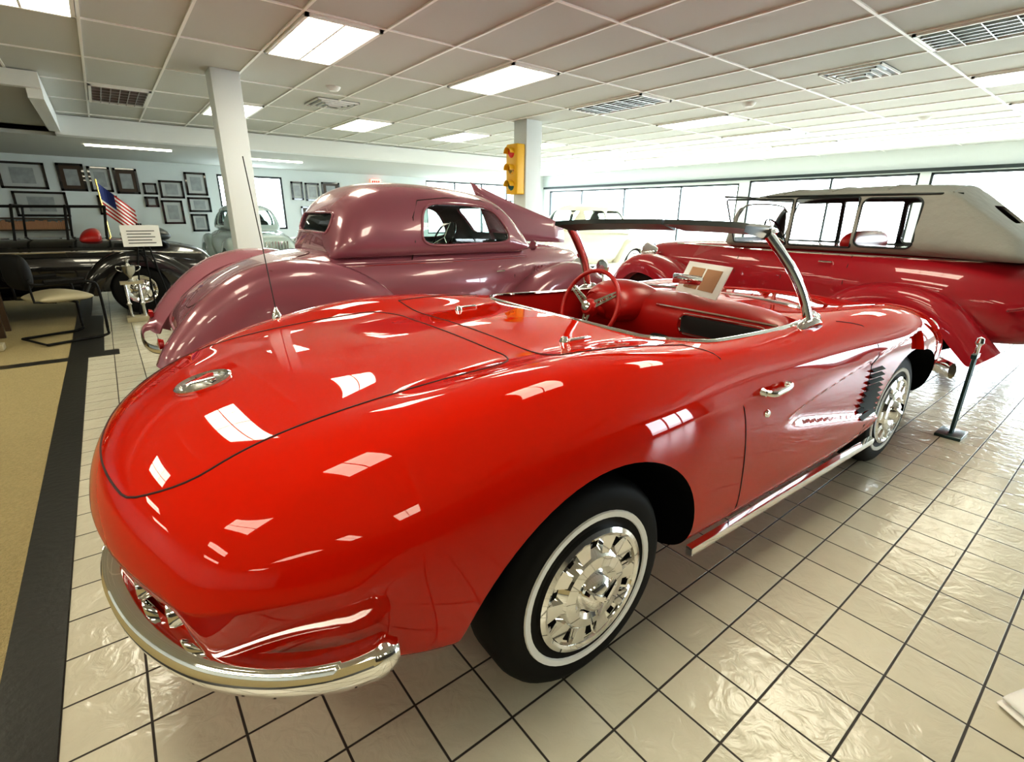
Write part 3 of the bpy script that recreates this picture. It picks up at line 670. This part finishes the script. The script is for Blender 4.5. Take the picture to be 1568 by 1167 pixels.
sweep('rear_bumper', catmull([(-.76, -.62, .44), (-.88, -.4, .44), (-.91, 0, .44), (-.88, .4, .44), (-.76, .62, .44)], 6), circ(.012, 8, .035), 'chrome', cp)
hv = catmull([(2.40, 0, 0), (2.9, 0, 0), (3.5, 0, 0)], 4); V = []; F = []
for i, p in enumerate(hv):
    f = i/(len(hv)-1); w = .60*(1-.62*f)
    for k in range(6):
        g_ = k/5; V.append((p.x-.20*g_*(1-f), .02+.18*g_*w, (1.12-.06*f)+w*g_*.98+.02*sin(pi*g_)))
for i in range(len(hv)-1):
    for q in range(5): F.append((i*6+q, i*6+q+1, (i+1)*6+q+1, (i+1)*6+q))
ob = mk('open_hood_panel', V, F, 'mauve', cp, smooth=60); md = ob.modifiers.new('t', 'SOLIDIFY'); md.thickness = .012
boxes('grille_bars', [((3.56, -.16+.04*i, .45), (3.62, -.15+.04*i, .93)) for i in range(9)], 'chrome', cp)

# ------------------------------------------------------------ CRIMSON TOURING CAR
rc = empty('red_vintage_touring_car', (5.18, -.28, 0), pi/2)
rb = cage('body', [(-.95, sec(.34, .82, .40, .62, .36, .42)), (-.85, sec(.46, 1.0, .54, .7, .5, .40)), (-.5, sec(.56, 1.10, .66, .80, .62, .38)), (0, sec(.62, 1.13, .71, .88, .66, .36)), (.7, sec(.64, 1.13, .73, .88, .68, .36)),
 (1.4, sec(.60, 1.13, .69, .88, .66, .36)), (1.8, sec(.50, 1.13, .58, .90, .54, .36)), (2.4, sec(.40, 1.10, .46, .88, .42, .38)), (3.0, sec(.28, 1.06, .34, .86, .3, .4)), (3.1, sec(.22, 1.0, .28, .82, .24, .45))], 'crimson', rc, lev=3)
def tcr(r0, c0, r1, c1, R):
    a, b = min(c0, R-c0), min(c1, R-c1)
    if r0 != r1 and a == b == 2: return .65
    if r0 == r1 and r0 in (1, 2) and a <= 4 and b <= 4: return .45
    return 0
rt = cage('soft_top', [(-.74, [(0, 1.16), (.3, 1.16), (.48, 1.15), (.58, 1.12), (.58, 1.06), (.3, 1.04), (0, 1.04)]),
 (-.66, [(0, 1.28), (.35, 1.27), (.57, 1.24), (.65, 1.17), (.68, 1.07), (.4, 1.05), (0, 1.05)]),
 (-.18, [(0, 1.685), (.35, 1.67), (.62, 1.60), (.67, 1.37), (.70, 1.08), (.4, 1.06), (0, 1.06)]),
 (.35, [(0, 1.70), (.35, 1.69), (.63, 1.63), (.68, 1.39), (.71, 1.08), (.4, 1.06), (0, 1.06)]),
 (.75, [(0, 1.68), (.35, 1.67), (.62, 1.615), (.67, 1.39), (.71, 1.08), (.4, 1.06), (0, 1.06)]),
 (1.15, [(0, 1.68), (.35, 1.67), (.61, 1.61), (.66, 1.38), (.70, 1.08), (.4, 1.06), (0, 1.06)]),
 (1.70, [(0, 1.64), (.35, 1.63), (.59, 1.59), (.61, 1.39), (.64, 1.08), (.4, 1.06), (0, 1.06)]),
 (1.80, [(0, 1.16), (.35, 1.16), (.50, 1.15), (.56, 1.12), (.58, 1.08), (.4, 1.06), (0, 1.06)])], ['softtop', 'visor'], rc, lev=3, crease=tcr)
tv = bvh_of(rt); qv = bvh_of(rb)
shell(rt, .018)
wins = [rrect(.0, 1.135, .45, 1.56, .06, 5), rrect(.48, 1.12, 1.05, 1.57, .02, 5), rrect(1.08, 1.12, 1.67, 1.56, .02, 5)]
rws = rrect(-.48, 1.16, .48, 1.56, .03, 5); rrw = rrect(-.25, 1.36, .25, 1.50, .05, 5)
cut(rt, [prism('y', w_, -1.2, 1.2, ['softtop'], rc) for w_ in wins]+[prism('x', rws, 1.2, 3, ['softtop'], rc), prism('x', rrw, -2, -.1, ['softtop'], rc)], 50)
for s in (-1, 1):
    for ol in wins:
        tube('window_trim', [pside(tv, a, b, s)+Vector((0, s*.003, 0)) for a, b in ol], .009, 'frame', rc, closed=True)
    tube('belt_molding', [pside(qv, -.6+.16*i, 1.05, s)+Vector((0, s*.004, 0)) for i in range(21)], .012, 'chrome', rc)
    tube('roof_rail', [pside(tv, -.22+.12*i, 1.590, s)+Vector((0, s*.003, 0)) for i in range(17)], .010, 'visor', rc)
    for xg in (.46, 1.05, 1.6):
        tube('door_gap', [pside(qv, xg, b, s) for b in (.42, .6, .8, .95, 1.04)], .004, 'seam', rc)
    ph = pside(qv, .6, .98, s); tube('door_handle', [ph, ph+Vector((0, s*.04, 0)), ph+Vector((.11, s*.045, 0))], .008, 'chrome', rc)
    fender(rc, [(.70, .36), (.60, .48), (.42, .68), (.15, .79), (-.15, .79), (-.40, .68), (-.60, .48), (-.74, .34)], s*.52, s*.93, 'crimson', drop=.08, crown=.06)
    fender(rc, [(3.18, .45), (3.10, .68), (2.85, .86), (2.5, .84), (2.15, .66), (1.85, .45), (1.5, .36)], s*.40, s*.93, 'crimson', drop=.10, crown=.07)
    sweep('running_board', [(.6, s*.80, .34), (1.2, s*.80, .34), (1.8, s*.80, .35)], [(-.13, -.02), (.13, -.02), (.13, .02), (-.13, .02)], 'black', rc)
    wheel(rc, 0, s*.86, .36, s, .36, .17, .22, style='wire', cap='crimson', ww=False); wheel(rc, 2.65, s*.86, .36, s, .36, .17, .22, style='wire', cap='crimson', ww=False)
    lathe('headlight', [(0, -.18), (.07, -.14), (.12, -.04), (.135, 0), (.12, .02), (0, .04)], 'chrome', rc, 'x', 28, (2.95, s*.45, .92))
    lathe('tail_lamp', [(0, -.05), (.035, -.04), (.05, .0), (.035, .012), (0, .016)], 'lens', rc, 'x', 20, (-.88, s*.66, .74), flip=-1)
    tube('tail_lamp_arm', [(-.84, s*.66, .74), (-.70, s*.55, .68)], .014, 'chrome', rc)
    tube('bumper_bracket', [(-1.1, s*.4, .44), (-.85, s*.36, .46)], .018, 'chrome', rc)
for xb in (-.17, .30, .75, 1.2, 1.66):
    tube('top_bow', [ptop(tv, xb, q)+Vector((0, 0, .001)) for q in (-.58, -.45, -.3, -.15, 0, .15, .3, .45, .58)], .009, 'softtop', rc)
sweep('rear_bumper', catmull([(-.98, -.86, .44), (-1.10, -.5, .44), (-1.13, 0, .44), (-1.10, .5, .44), (-.98, .86, .44)], 6), circ(.014, 8, .035), 'chrome', rc)
lathe('spare_wheel', [(.22, -.05), (.28, -.08), (.35, -.05), (.36, 0), (.35, .05), (.28, .08), (.2, .07), (.1, .09), (0, .10)], 'black', rc, 'x', 40, (-1.02, 0, .80), flip=-1)
bench(rc, .50, 1.05, .52, 1.28, 'redint'); bench(rc, -.30, 1.05, .52, 1.26, 'redint'); swheel(rc, 1.36, .3, 1.20)
boxes('grille_bars', [((3.08, -.20+.04*i, .5), (3.14, -.19+.04*i, .98)) for i in range(11)], 'chrome', rc)

# ------------------------------------------------------------ background cars
def sedan(name, loc, rz, paint, zt=1.5, hood=1.0, w=.78, open_top=False):
    e = empty(name, loc, rz)
    cage('body', [(-1.0, sec(.45, .70, .55, .55, .5, .38)), (-.85, sec(.56, .88, .66, .62, .62, .34)), (-.3, sec(.62, .98, w-.02, .72, w-.05, .32)), (.4, sec(.64, 1.02, w, .78, w-.04, .30)), (1.4, sec(.62, 1.02, w, .78, w-.04, .30)),
     (1.9, sec(.56, hood, w-.08, .76, w-.1, .32)), (2.7, sec(.46, hood-.03, w-.18, .74, w-.2, .34)), (3.2, sec(.36, hood-.10, .50, .68, .46, .36)), (3.3, sec(.30, hood-.2, .42, .62, .4, .4))], paint, e, lev=2)
    if not open_top:
        c = cage('cabin', [(-.25, [(0, 1.0), (.3, 1.0), (.5, .98), (.55, .95), (.3, .93), (0, .93)]), (.1, [(0, zt-.12), (.3, zt-.14), (.5, zt-.22), (.66, .98), (.4, .95), (0, .95)]),
         (.5, [(0, zt), (.32, zt-.02), (.54, zt-.10), (.68, 1.0), (.4, .95), (0, .95)]), (1.2, [(0, zt), (.32, zt-.02), (.54, zt-.10), (.68, 1.0), (.4, .95), (0, .95)]), (1.6, [(0, zt-.08), (.32, zt-.1), (.5, zt-.18), (.62, 1.0), (.4, .95), (0, .95)]), (1.9, [(0, 1.0), (.3, 1.0), (.5, .99), (.55, .97), (.3, .93), (0, .93)])], [paint, 'visor'], e, lev=2)
        v = bvh_of(c); shell(c)
        ws = [rrect(.20, 1.08, .78, zt-.17, .06, 4), rrect(.86, 1.08, 1.46, zt-.17, .06, 4)]; wf = rrect(-.42, 1.10, .42, zt-.17, .06, 4); wr = rrect(-.36, 1.12, .36, zt-.22, .06, 4)
        cut(c, [prism('y', q, -1.2, 1.2, [paint], e) for q in ws]+[prism('x', wf, 1.2, 3, [paint], e), prism('x', wr, -1.5, .45, [paint], e)], 50)
        for s in (-1, 1):
            for q in ws: patch('side_window', q, lambda a, b_: pside(v, a, b_, s), 'tint', e, Vector((0, -s*.012, 0)), 4)
        patch('windshield', wf, lambda a, b_: prear(v, a, b_, 1), 'tint', e, Vector((-.012, 0, 0)), 4)
        patch('rear_window', wr, lambda a, b_: prear(v, a, b_), 'tint', e, Vector((.012, 0, 0)), 4)
        bench(e, .8, .98, .5, 1.22)
    else:
        tube('windshield_frame', [(1.75, -.55, 1.0), (1.62, -.52, 1.32), (1.62, .52, 1.32), (1.75, .55, 1.0)], .018, 'chrome', e)
        mk('windshield_glass', [(1.75, -.55, 1.0), (1.62, -.52, 1.32), (1.62, .52, 1.32), (1.75, .55, 1.0)], [(0, 1, 2, 3)], 'clear', e)
        cage('folded_top', [(-.5, [(0, 1.12), (.4, 1.12), (.6, 1.08), (.62, .98), (.4, .95), (0, .95)]), (-.2, [(0, 1.2), (.4, 1.2), (.64, 1.14), (.66, .98), (.4, .95), (0, .95)]), (.1, [(0, 1.1), (.4, 1.1), (.62, 1.06), (.64, .98), (.4, .95), (0, .95)])], 'visor', e, lev=2)
        cage('seat', [(.3, [(0, 1.12), (.4, 1.12), (.55, 1.06), (.55, .9), (0, .9)]), (.42, [(0, 1.14), (.4, 1.14), (.56, 1.08), (.56, .9), (0, .9)]), (.55, [(0, 1.06), (.4, 1.06), (.54, 1.02), (.54, .9), (0, .9)])], 'redint', e, lev=2)
        for xx in (.2, .6, 1.1): tube('top_bow', [(xx+.05, -.62, 1.0), (xx, -.60, 1.42), (xx, .60, 1.42), (xx+.05, .62, 1.0)], .015, 'black', e)
        for s in (-1, 1): tube('top_rail', [(.2, s*.6, 1.42), (1.62, s*.52, 1.40)], .015, 'black', e); tube('body_stripe', [(-.8, s*.70, .80), (.2, s*.80, .86), (1.6, s*.79, .86), (2.6, s*.64, .86)], .014, 'chrome', e)
    for s in (-1, 1):
        fender(e, [(.62, .34), (.50, .56), (.28, .76), (0, .82), (-.32, .74), (-.6, .54), (-.78, .38)], s*.55, s*(w+.08), paint, drop=.10, crown=.06, lev=1)
        fender(e, [(3.22, .42), (3.14, .64), (2.9, .80), (2.55, .80), (2.2, .62), (1.9, .42), (1.6, .34)], s*.45, s*(w+.08), paint, drop=.10, crown=.06, lev=1)
        wheel(e, 0, s*(w+.02), .34, s, .34, .17, .19, ww_in=.2, ww_out=.27, ww=not open_top); wheel(e, 2.65, s*(w+.02), .34, s, .34, .17, .19, ww_in=.2, ww_out=.27, ww=not open_top)
        lathe('headlight', [(0, -.14), (.08, -.08), (.10, 0), (.085, .02), (0, .03)], 'chrome', e, 'x', 24, (3.22, s*.52, .80))
        sweep('running_board', [(.6, s*(w-.02), .33), (1.2, s*(w-.02), .33), (1.8, s*(w-.02), .34)], [(-.10, -.02), (.10, -.02), (.10, .02), (-.10, .02)], paint, e)
    sweep('front_bumper', catmull([(3.25, -.8, .46), (3.42, -.4, .46), (3.45, 0, .46), (3.42, .4, .46), (3.25, .8, .46)], 5), circ(.014, 8, .04), 'chrome', e)
    sweep('rear_bumper', catmull([(-.98, -.8, .46), (-1.12, -.4, .46), (-1.14, 0, .46), (-1.12, .4, .46), (-.98, .8, .46)], 5), circ(.014, 8, .04), 'chrome', e)
    boxes('grille_bars', [((3.28, -.24+.06*i, .48), (3.34, -.225+.06*i, hood-.2)) for i in range(9)], 'chrome', e)
    return e
sedan('cream_vintage_sedan', (8.9, 7.0, 0), pi, 'cream', 1.66, 1.1)
sedan('pale_green_vintage_sedan', (1.75, 13.2, 0), -pi/2, 'mint', 1.58)
sedan('black_vintage_roadster', (-.75, 7.75, ZC), pi, 'blackp', open_top=True)

# ------------------------------------------------------------ furniture & small things
ch = empty('office_chair', (-1.55, 5.72, ZC+.004), radians(25))
cage('seat', [(-.25, [(0, .50), (.18, .50), (.24, .47), (.24, .42), (0, .41)]), (0, [(0, .56), (.2, .56), (.27, .49), (.26, .42), (0, .41)]), (.26, [(0, .50), (.18, .50), (.24, .46), (.24, .42), (0, .41)])], 'tan', ch, lev=2)
cage('backrest', [(-.34, [(0, .92), (.16, .92), (.22, .86), (.22, .62), (.15, .58), (0, .58)]), (-.28, [(0, .94), (.18, .94), (.24, .87), (.24, .6), (.16, .56), (0, .56)]), (-.22, [(0, .90), (.15, .90), (.2, .84), (.2, .62), (.14, .58), (0, .58)])], 'black', ch, lev=2)
for s in (-1, 1):
    tube('leg_frame', catmull([(-.30, s*.28, .70), (-.28, s*.29, .64), (.0, s*.30, .64), (.22, s*.30, .62), (.27, s*.29, .5), (.27, s*.28, .1), (.24, s*.28, .02), (0, s*.28, .014), (-.3, s*.28, .014)], 5), .014, 'black', ch)
    tube('arm_pad', [(-.2, s*.30, .66), (.15, s*.30, .66)], .022, 'black', ch); tube('back_post', [(-.1, s*.2, .43), (-.28, s*.2, .45), (-.29, s*.2, .7)], .012, 'black', ch)
tube('cross_bar', [(-.3, -.28, .014), (-.3, .28, .014)], .012, 'black', ch); tube('seat_bar', [(.05, -.29, .42), (.05, .29, .42)], .012, 'black', ch)
def trophy(x, y, h=.62, mt='gold', z=0, k=1.0):
    e = empty('trophy', (x, y, z)); box('base', (-.11*k, -.09*k, 0), (.11*k, .09*k, .06), 'tan', e, bevel=.005)
    for a, b in ((-.06*k, 0), (.06*k, 0)): lathe('post', [(.016*k, .05), (.016*k, h*.25), (.028*k, h*.28), (.014*k, h*.31), (.014*k, h*.6)], mt, e, 'z', 12, (a, b, 0))
    box('tier', (-.10*k, -.06*k, h*.6), (.10*k, .06*k, h*.64), 'tan', e)
    lathe('cup', [(.03*k, h*.64), (.012*k, h*.68), (.02*k, h*.72), (.055*k, h*.78), (.07*k, h*.88), (.065*k, h*.89), (0, h*.8)], mt, e, 'z', 20)
    for s in (-1, 1): tube('cup_handle', catmull([(s*.06*k, 0, h*.79), (s*.10*k, 0, h*.83), (s*.10*k, 0, h*.88), (s*.068*k, 0, h*.88)], 4), .006, mt, e, 6)
    lathe('finial', [(.03*k, h*.87), (.012*k, h*.93), (.022*k, h*.97), (0, h*1.02)], mt, e, 'z', 14)
for a in ((-.86, 6.5, .80, 'satin', 0, 1.2), (-2.15, 5.45, .6, 'gold', ZC), (-2.35, 5.75, .5, 'gold', ZC)): trophy(*a)
dk = empty('desk', (-2.6, 6.35, ZC)); box('top', (-.7, -.28, .72), (.55, .28, .76), 'wood', dk, bevel=.005)
for a in (-.65, .45):
    for b in (-.24, .2): box('leg', (a, b, 0), (a+.05, b+.05, .72), 'wood', dk)
box('modesty_panel', (-.65, .22, .2), (.5, .24, .72), 'wood', dk)
lp = empty('table_lamp', (-2.12, 6.35, .770)); lathe('base', [(.07, 0), (.07, .015), (.02, .03), (.035, .10), (.045, .16), (.02, .24), (.01, .30), (.01, .38)], 'gold', lp, 'z', 20)
lathe('shade', [(.17, .34), (.10, .52), (.095, .52), (.165, .34)], 'blackp', lp, 'z', 28)
for i, a in enumerate((-3.0, -2.8, -2.55)):
    box('book', (a, 6.2, .770), (a+.15, 6.42, .81+.02*i), ['redsign', 'visor', 'brown'][i], bevel=.003)
fg = empty('american_flag', (-.92, 9.15, 0))
lathe('stand', [(.15, 0), (.14, .03), (.03, .06), (.018, .1), (.012, .12)], 'gold', fg, 'z', 20); tube('staff', [(0, 0, .05), (-.05, 0, 1.85)], .012, 'gold', fg)
V = []; F = []; mats = []; nx, nz = 14, 13
for i in range(nx+1):
    for k in range(nz+1):
        u = i/nx; V.append((u*.42-.04, .03*sin(u*9), 1.80-.45*k/nz-.42*u))
for i in range(nx):
    for k in range(nz): F.append((i*(nz+1)+k, i*(nz+1)+k+1, (i+1)*(nz+1)+k+1, (i+1)*(nz+1)+k)); mats.append(2 if (i < 6 and k < 7) else (k % 2))
ob = mk('cloth', V, F, ['flagr', 'paper', 'blue'], fg)
for p, q in zip(ob.data.polygons, mats): p.material_index = q
sb = empty('display_sign', (-.64, 6.74, 0)); tube('leg', [(-.2, 0, .006), (-.02, .02, 1.22)], .010, 'black', sb); tube('leg', [(.2, 0, .006), (.02, .02, 1.22)], .010, 'black', sb); tube('leg', [(0, .10, .006), (0, .03, 1.22)], .010, 'black', sb)
box('board', (-.21, -.03, .93), (.21, -.01, 1.20), 'paper', sb); boxes('text_lines', [((-.15, -.033, .97+.038*k), (.15-.04*(k % 2), -.0301, .98+.038*k)) for k in range(5)], 'visor', sb)
def picture(x, z, w, h):
    e = empty('framed_picture', (x, Y1, z))
    boxes('frame', [((-w/2, -.03, -h/2), (w/2, 0, -h/2+.05)), ((-w/2, -.03, h/2-.05), (w/2, 0, h/2)), ((-w/2, -.03, -h/2), (-w/2+.05, 0, h/2)), ((w/2-.05, -.03, -h/2), (w/2, 0, h/2))], 'blackp', e)
    box('mat', (-w/2+.03, -.012, -h/2+.03), (w/2-.03, 0, h/2-.03), 'picmat' if random.random() < .5 else 'wood', e); box('print', (-w/4, -.016, -h/3.4), (w/4, -.0125, h/3.4), 'pic', e)
for a in [(-2.25, 2.12, .82, .58), (-2.05, 1.50, .95, .56), (-1.38, 2.12, .50, .62), (-.85, 2.10, .44, .58), (-.33, 2.08, .48, .60), (-.80, 1.50, .40, .46), (.13, 1.92, .30, .28), (.11, 1.60, .30, .26), (.60, 1.92, .54, .44), (.54, 1.35, .48, .60),
          (1.18, 2.08, .50, .58), (1.18, 1.55, .54, .38), (1.12, 1.08, .40, .46), (-3.1, 2.0, .6, .7), (3.80, 2.0, .34, .52), (4.25, 1.98, .42, .52), (4.82, 2.04, .56, .48), (4.1, 1.36, .5, .40), (4.75, 1.42, .4, .46), (5.45, 1.9, .44, .40), (6.3, 1.7, .44, .5), (7.2, 1.9, .44, .5)]: picture(*a)
bk = empty('bookshelf', (-2.55, 14.8, ZC)); boxes('shelves', [((-.9, -.15, z_), (.9, .15, z_+.03)) for z_ in (0, .45, .9)]+[((-.93, -.15, 0), (-.9, .15, 1.18)), ((.9, -.15, 0), (.93, .15, 1.18)), ((-.93, -.15, 1.16), (.93, .15, 1.19))], 'wood', bk)
L = []; a = -.85
while a < .85:
    w_ = random.uniform(.03, .07); L.append(((a, -.1, .93), (a+w_, .08, .93+random.uniform(.15, .21)))); a += w_+.003
boxes('books', L, 'brown', bk)
tp = empty('display_stand', (3.24, -1.08, 0)); box('base', (-.10, -.07, 0), (.10, .07, .02), 'stand', tp, bevel=.004)
for s in (-1, 1): tube('post', [(s*.02, 0, .015), (s*.02, .0, .55)], .011, 'stand', tp)
box('crossbar', (-.05, -.015, .54), (.05, .015, .57), 'stand', tp, bevel=.003); lathe('knob', [(.012, .57), (.012, .62), (.024, .64), (.02, .67), (0, .68)], 'chrome', tp, 'z', 16)
sh = empty('white_sneaker', (.93, -1.80, 0), radians(150))
cage('upper', [(-.13, [(0, .10), (.025, .10), (.035, .07), (.036, .02), (0, .02)]), (-.05, [(0, .11), (.03, .105), (.042, .07), (.04, .02), (0, .02)]), (.05, [(0, .08), (.03, .075), (.048, .05), (.046, .02), (0, .02)]), (.14, [(0, .05), (.025, .048), (.04, .035), (.04, .02), (0, .02)])], 'wallw', sh, lev=3)
cage('sole', [(-.14, [(0, .025), (.035, .025), (.038, .012), (.035, 0), (0, 0)]), (0, [(0, .025), (.042, .025), (.045, .012), (.042, 0), (0, 0)]), (.15, [(0, .025), (.04, .025), (.044, .012), (.04, 0), (0, 0)])], 'white', sh, lev=2)

# ------------------------------------------------------------ WORLD + CAMERA
w = bpy.data.worlds.new('World'); scene.world = w; w.use_nodes = True
bg = w.node_tree.nodes['Background']; bg.inputs[0].default_value = (.82, .94, 1, 1); bg.inputs[1].default_value = 13.5
cd = bpy.data.cameras.new('camera'); cam = bpy.data.objects.new('camera', cd); scene.collection.objects.link(cam); scene.camera = cam
cd.sensor_width = 36; cd.sensor_fit = 'HORIZONTAL'; cd.lens = 36*777.6/1600; cd.clip_start = .02; cd.clip_end = 300
yaw, p, r = .902, .3221, .0116
f = Vector((cos(yaw)*cos(p), sin(yaw)*cos(p), -sin(p))); rt0 = Vector((sin(yaw), -cos(yaw), 0)); up0 = rt0.cross(f)
rt_ = rt0*cos(r)+up0*sin(r); up = -rt0*sin(r)+up0*cos(r)
cam.matrix_world = Matrix(((rt_.x, up.x, -f.x, -1.011), (rt_.y, up.y, -f.y, -1.663), (rt_.z, up.z, -f.z, 1.380), (0, 0, 0, 1)))
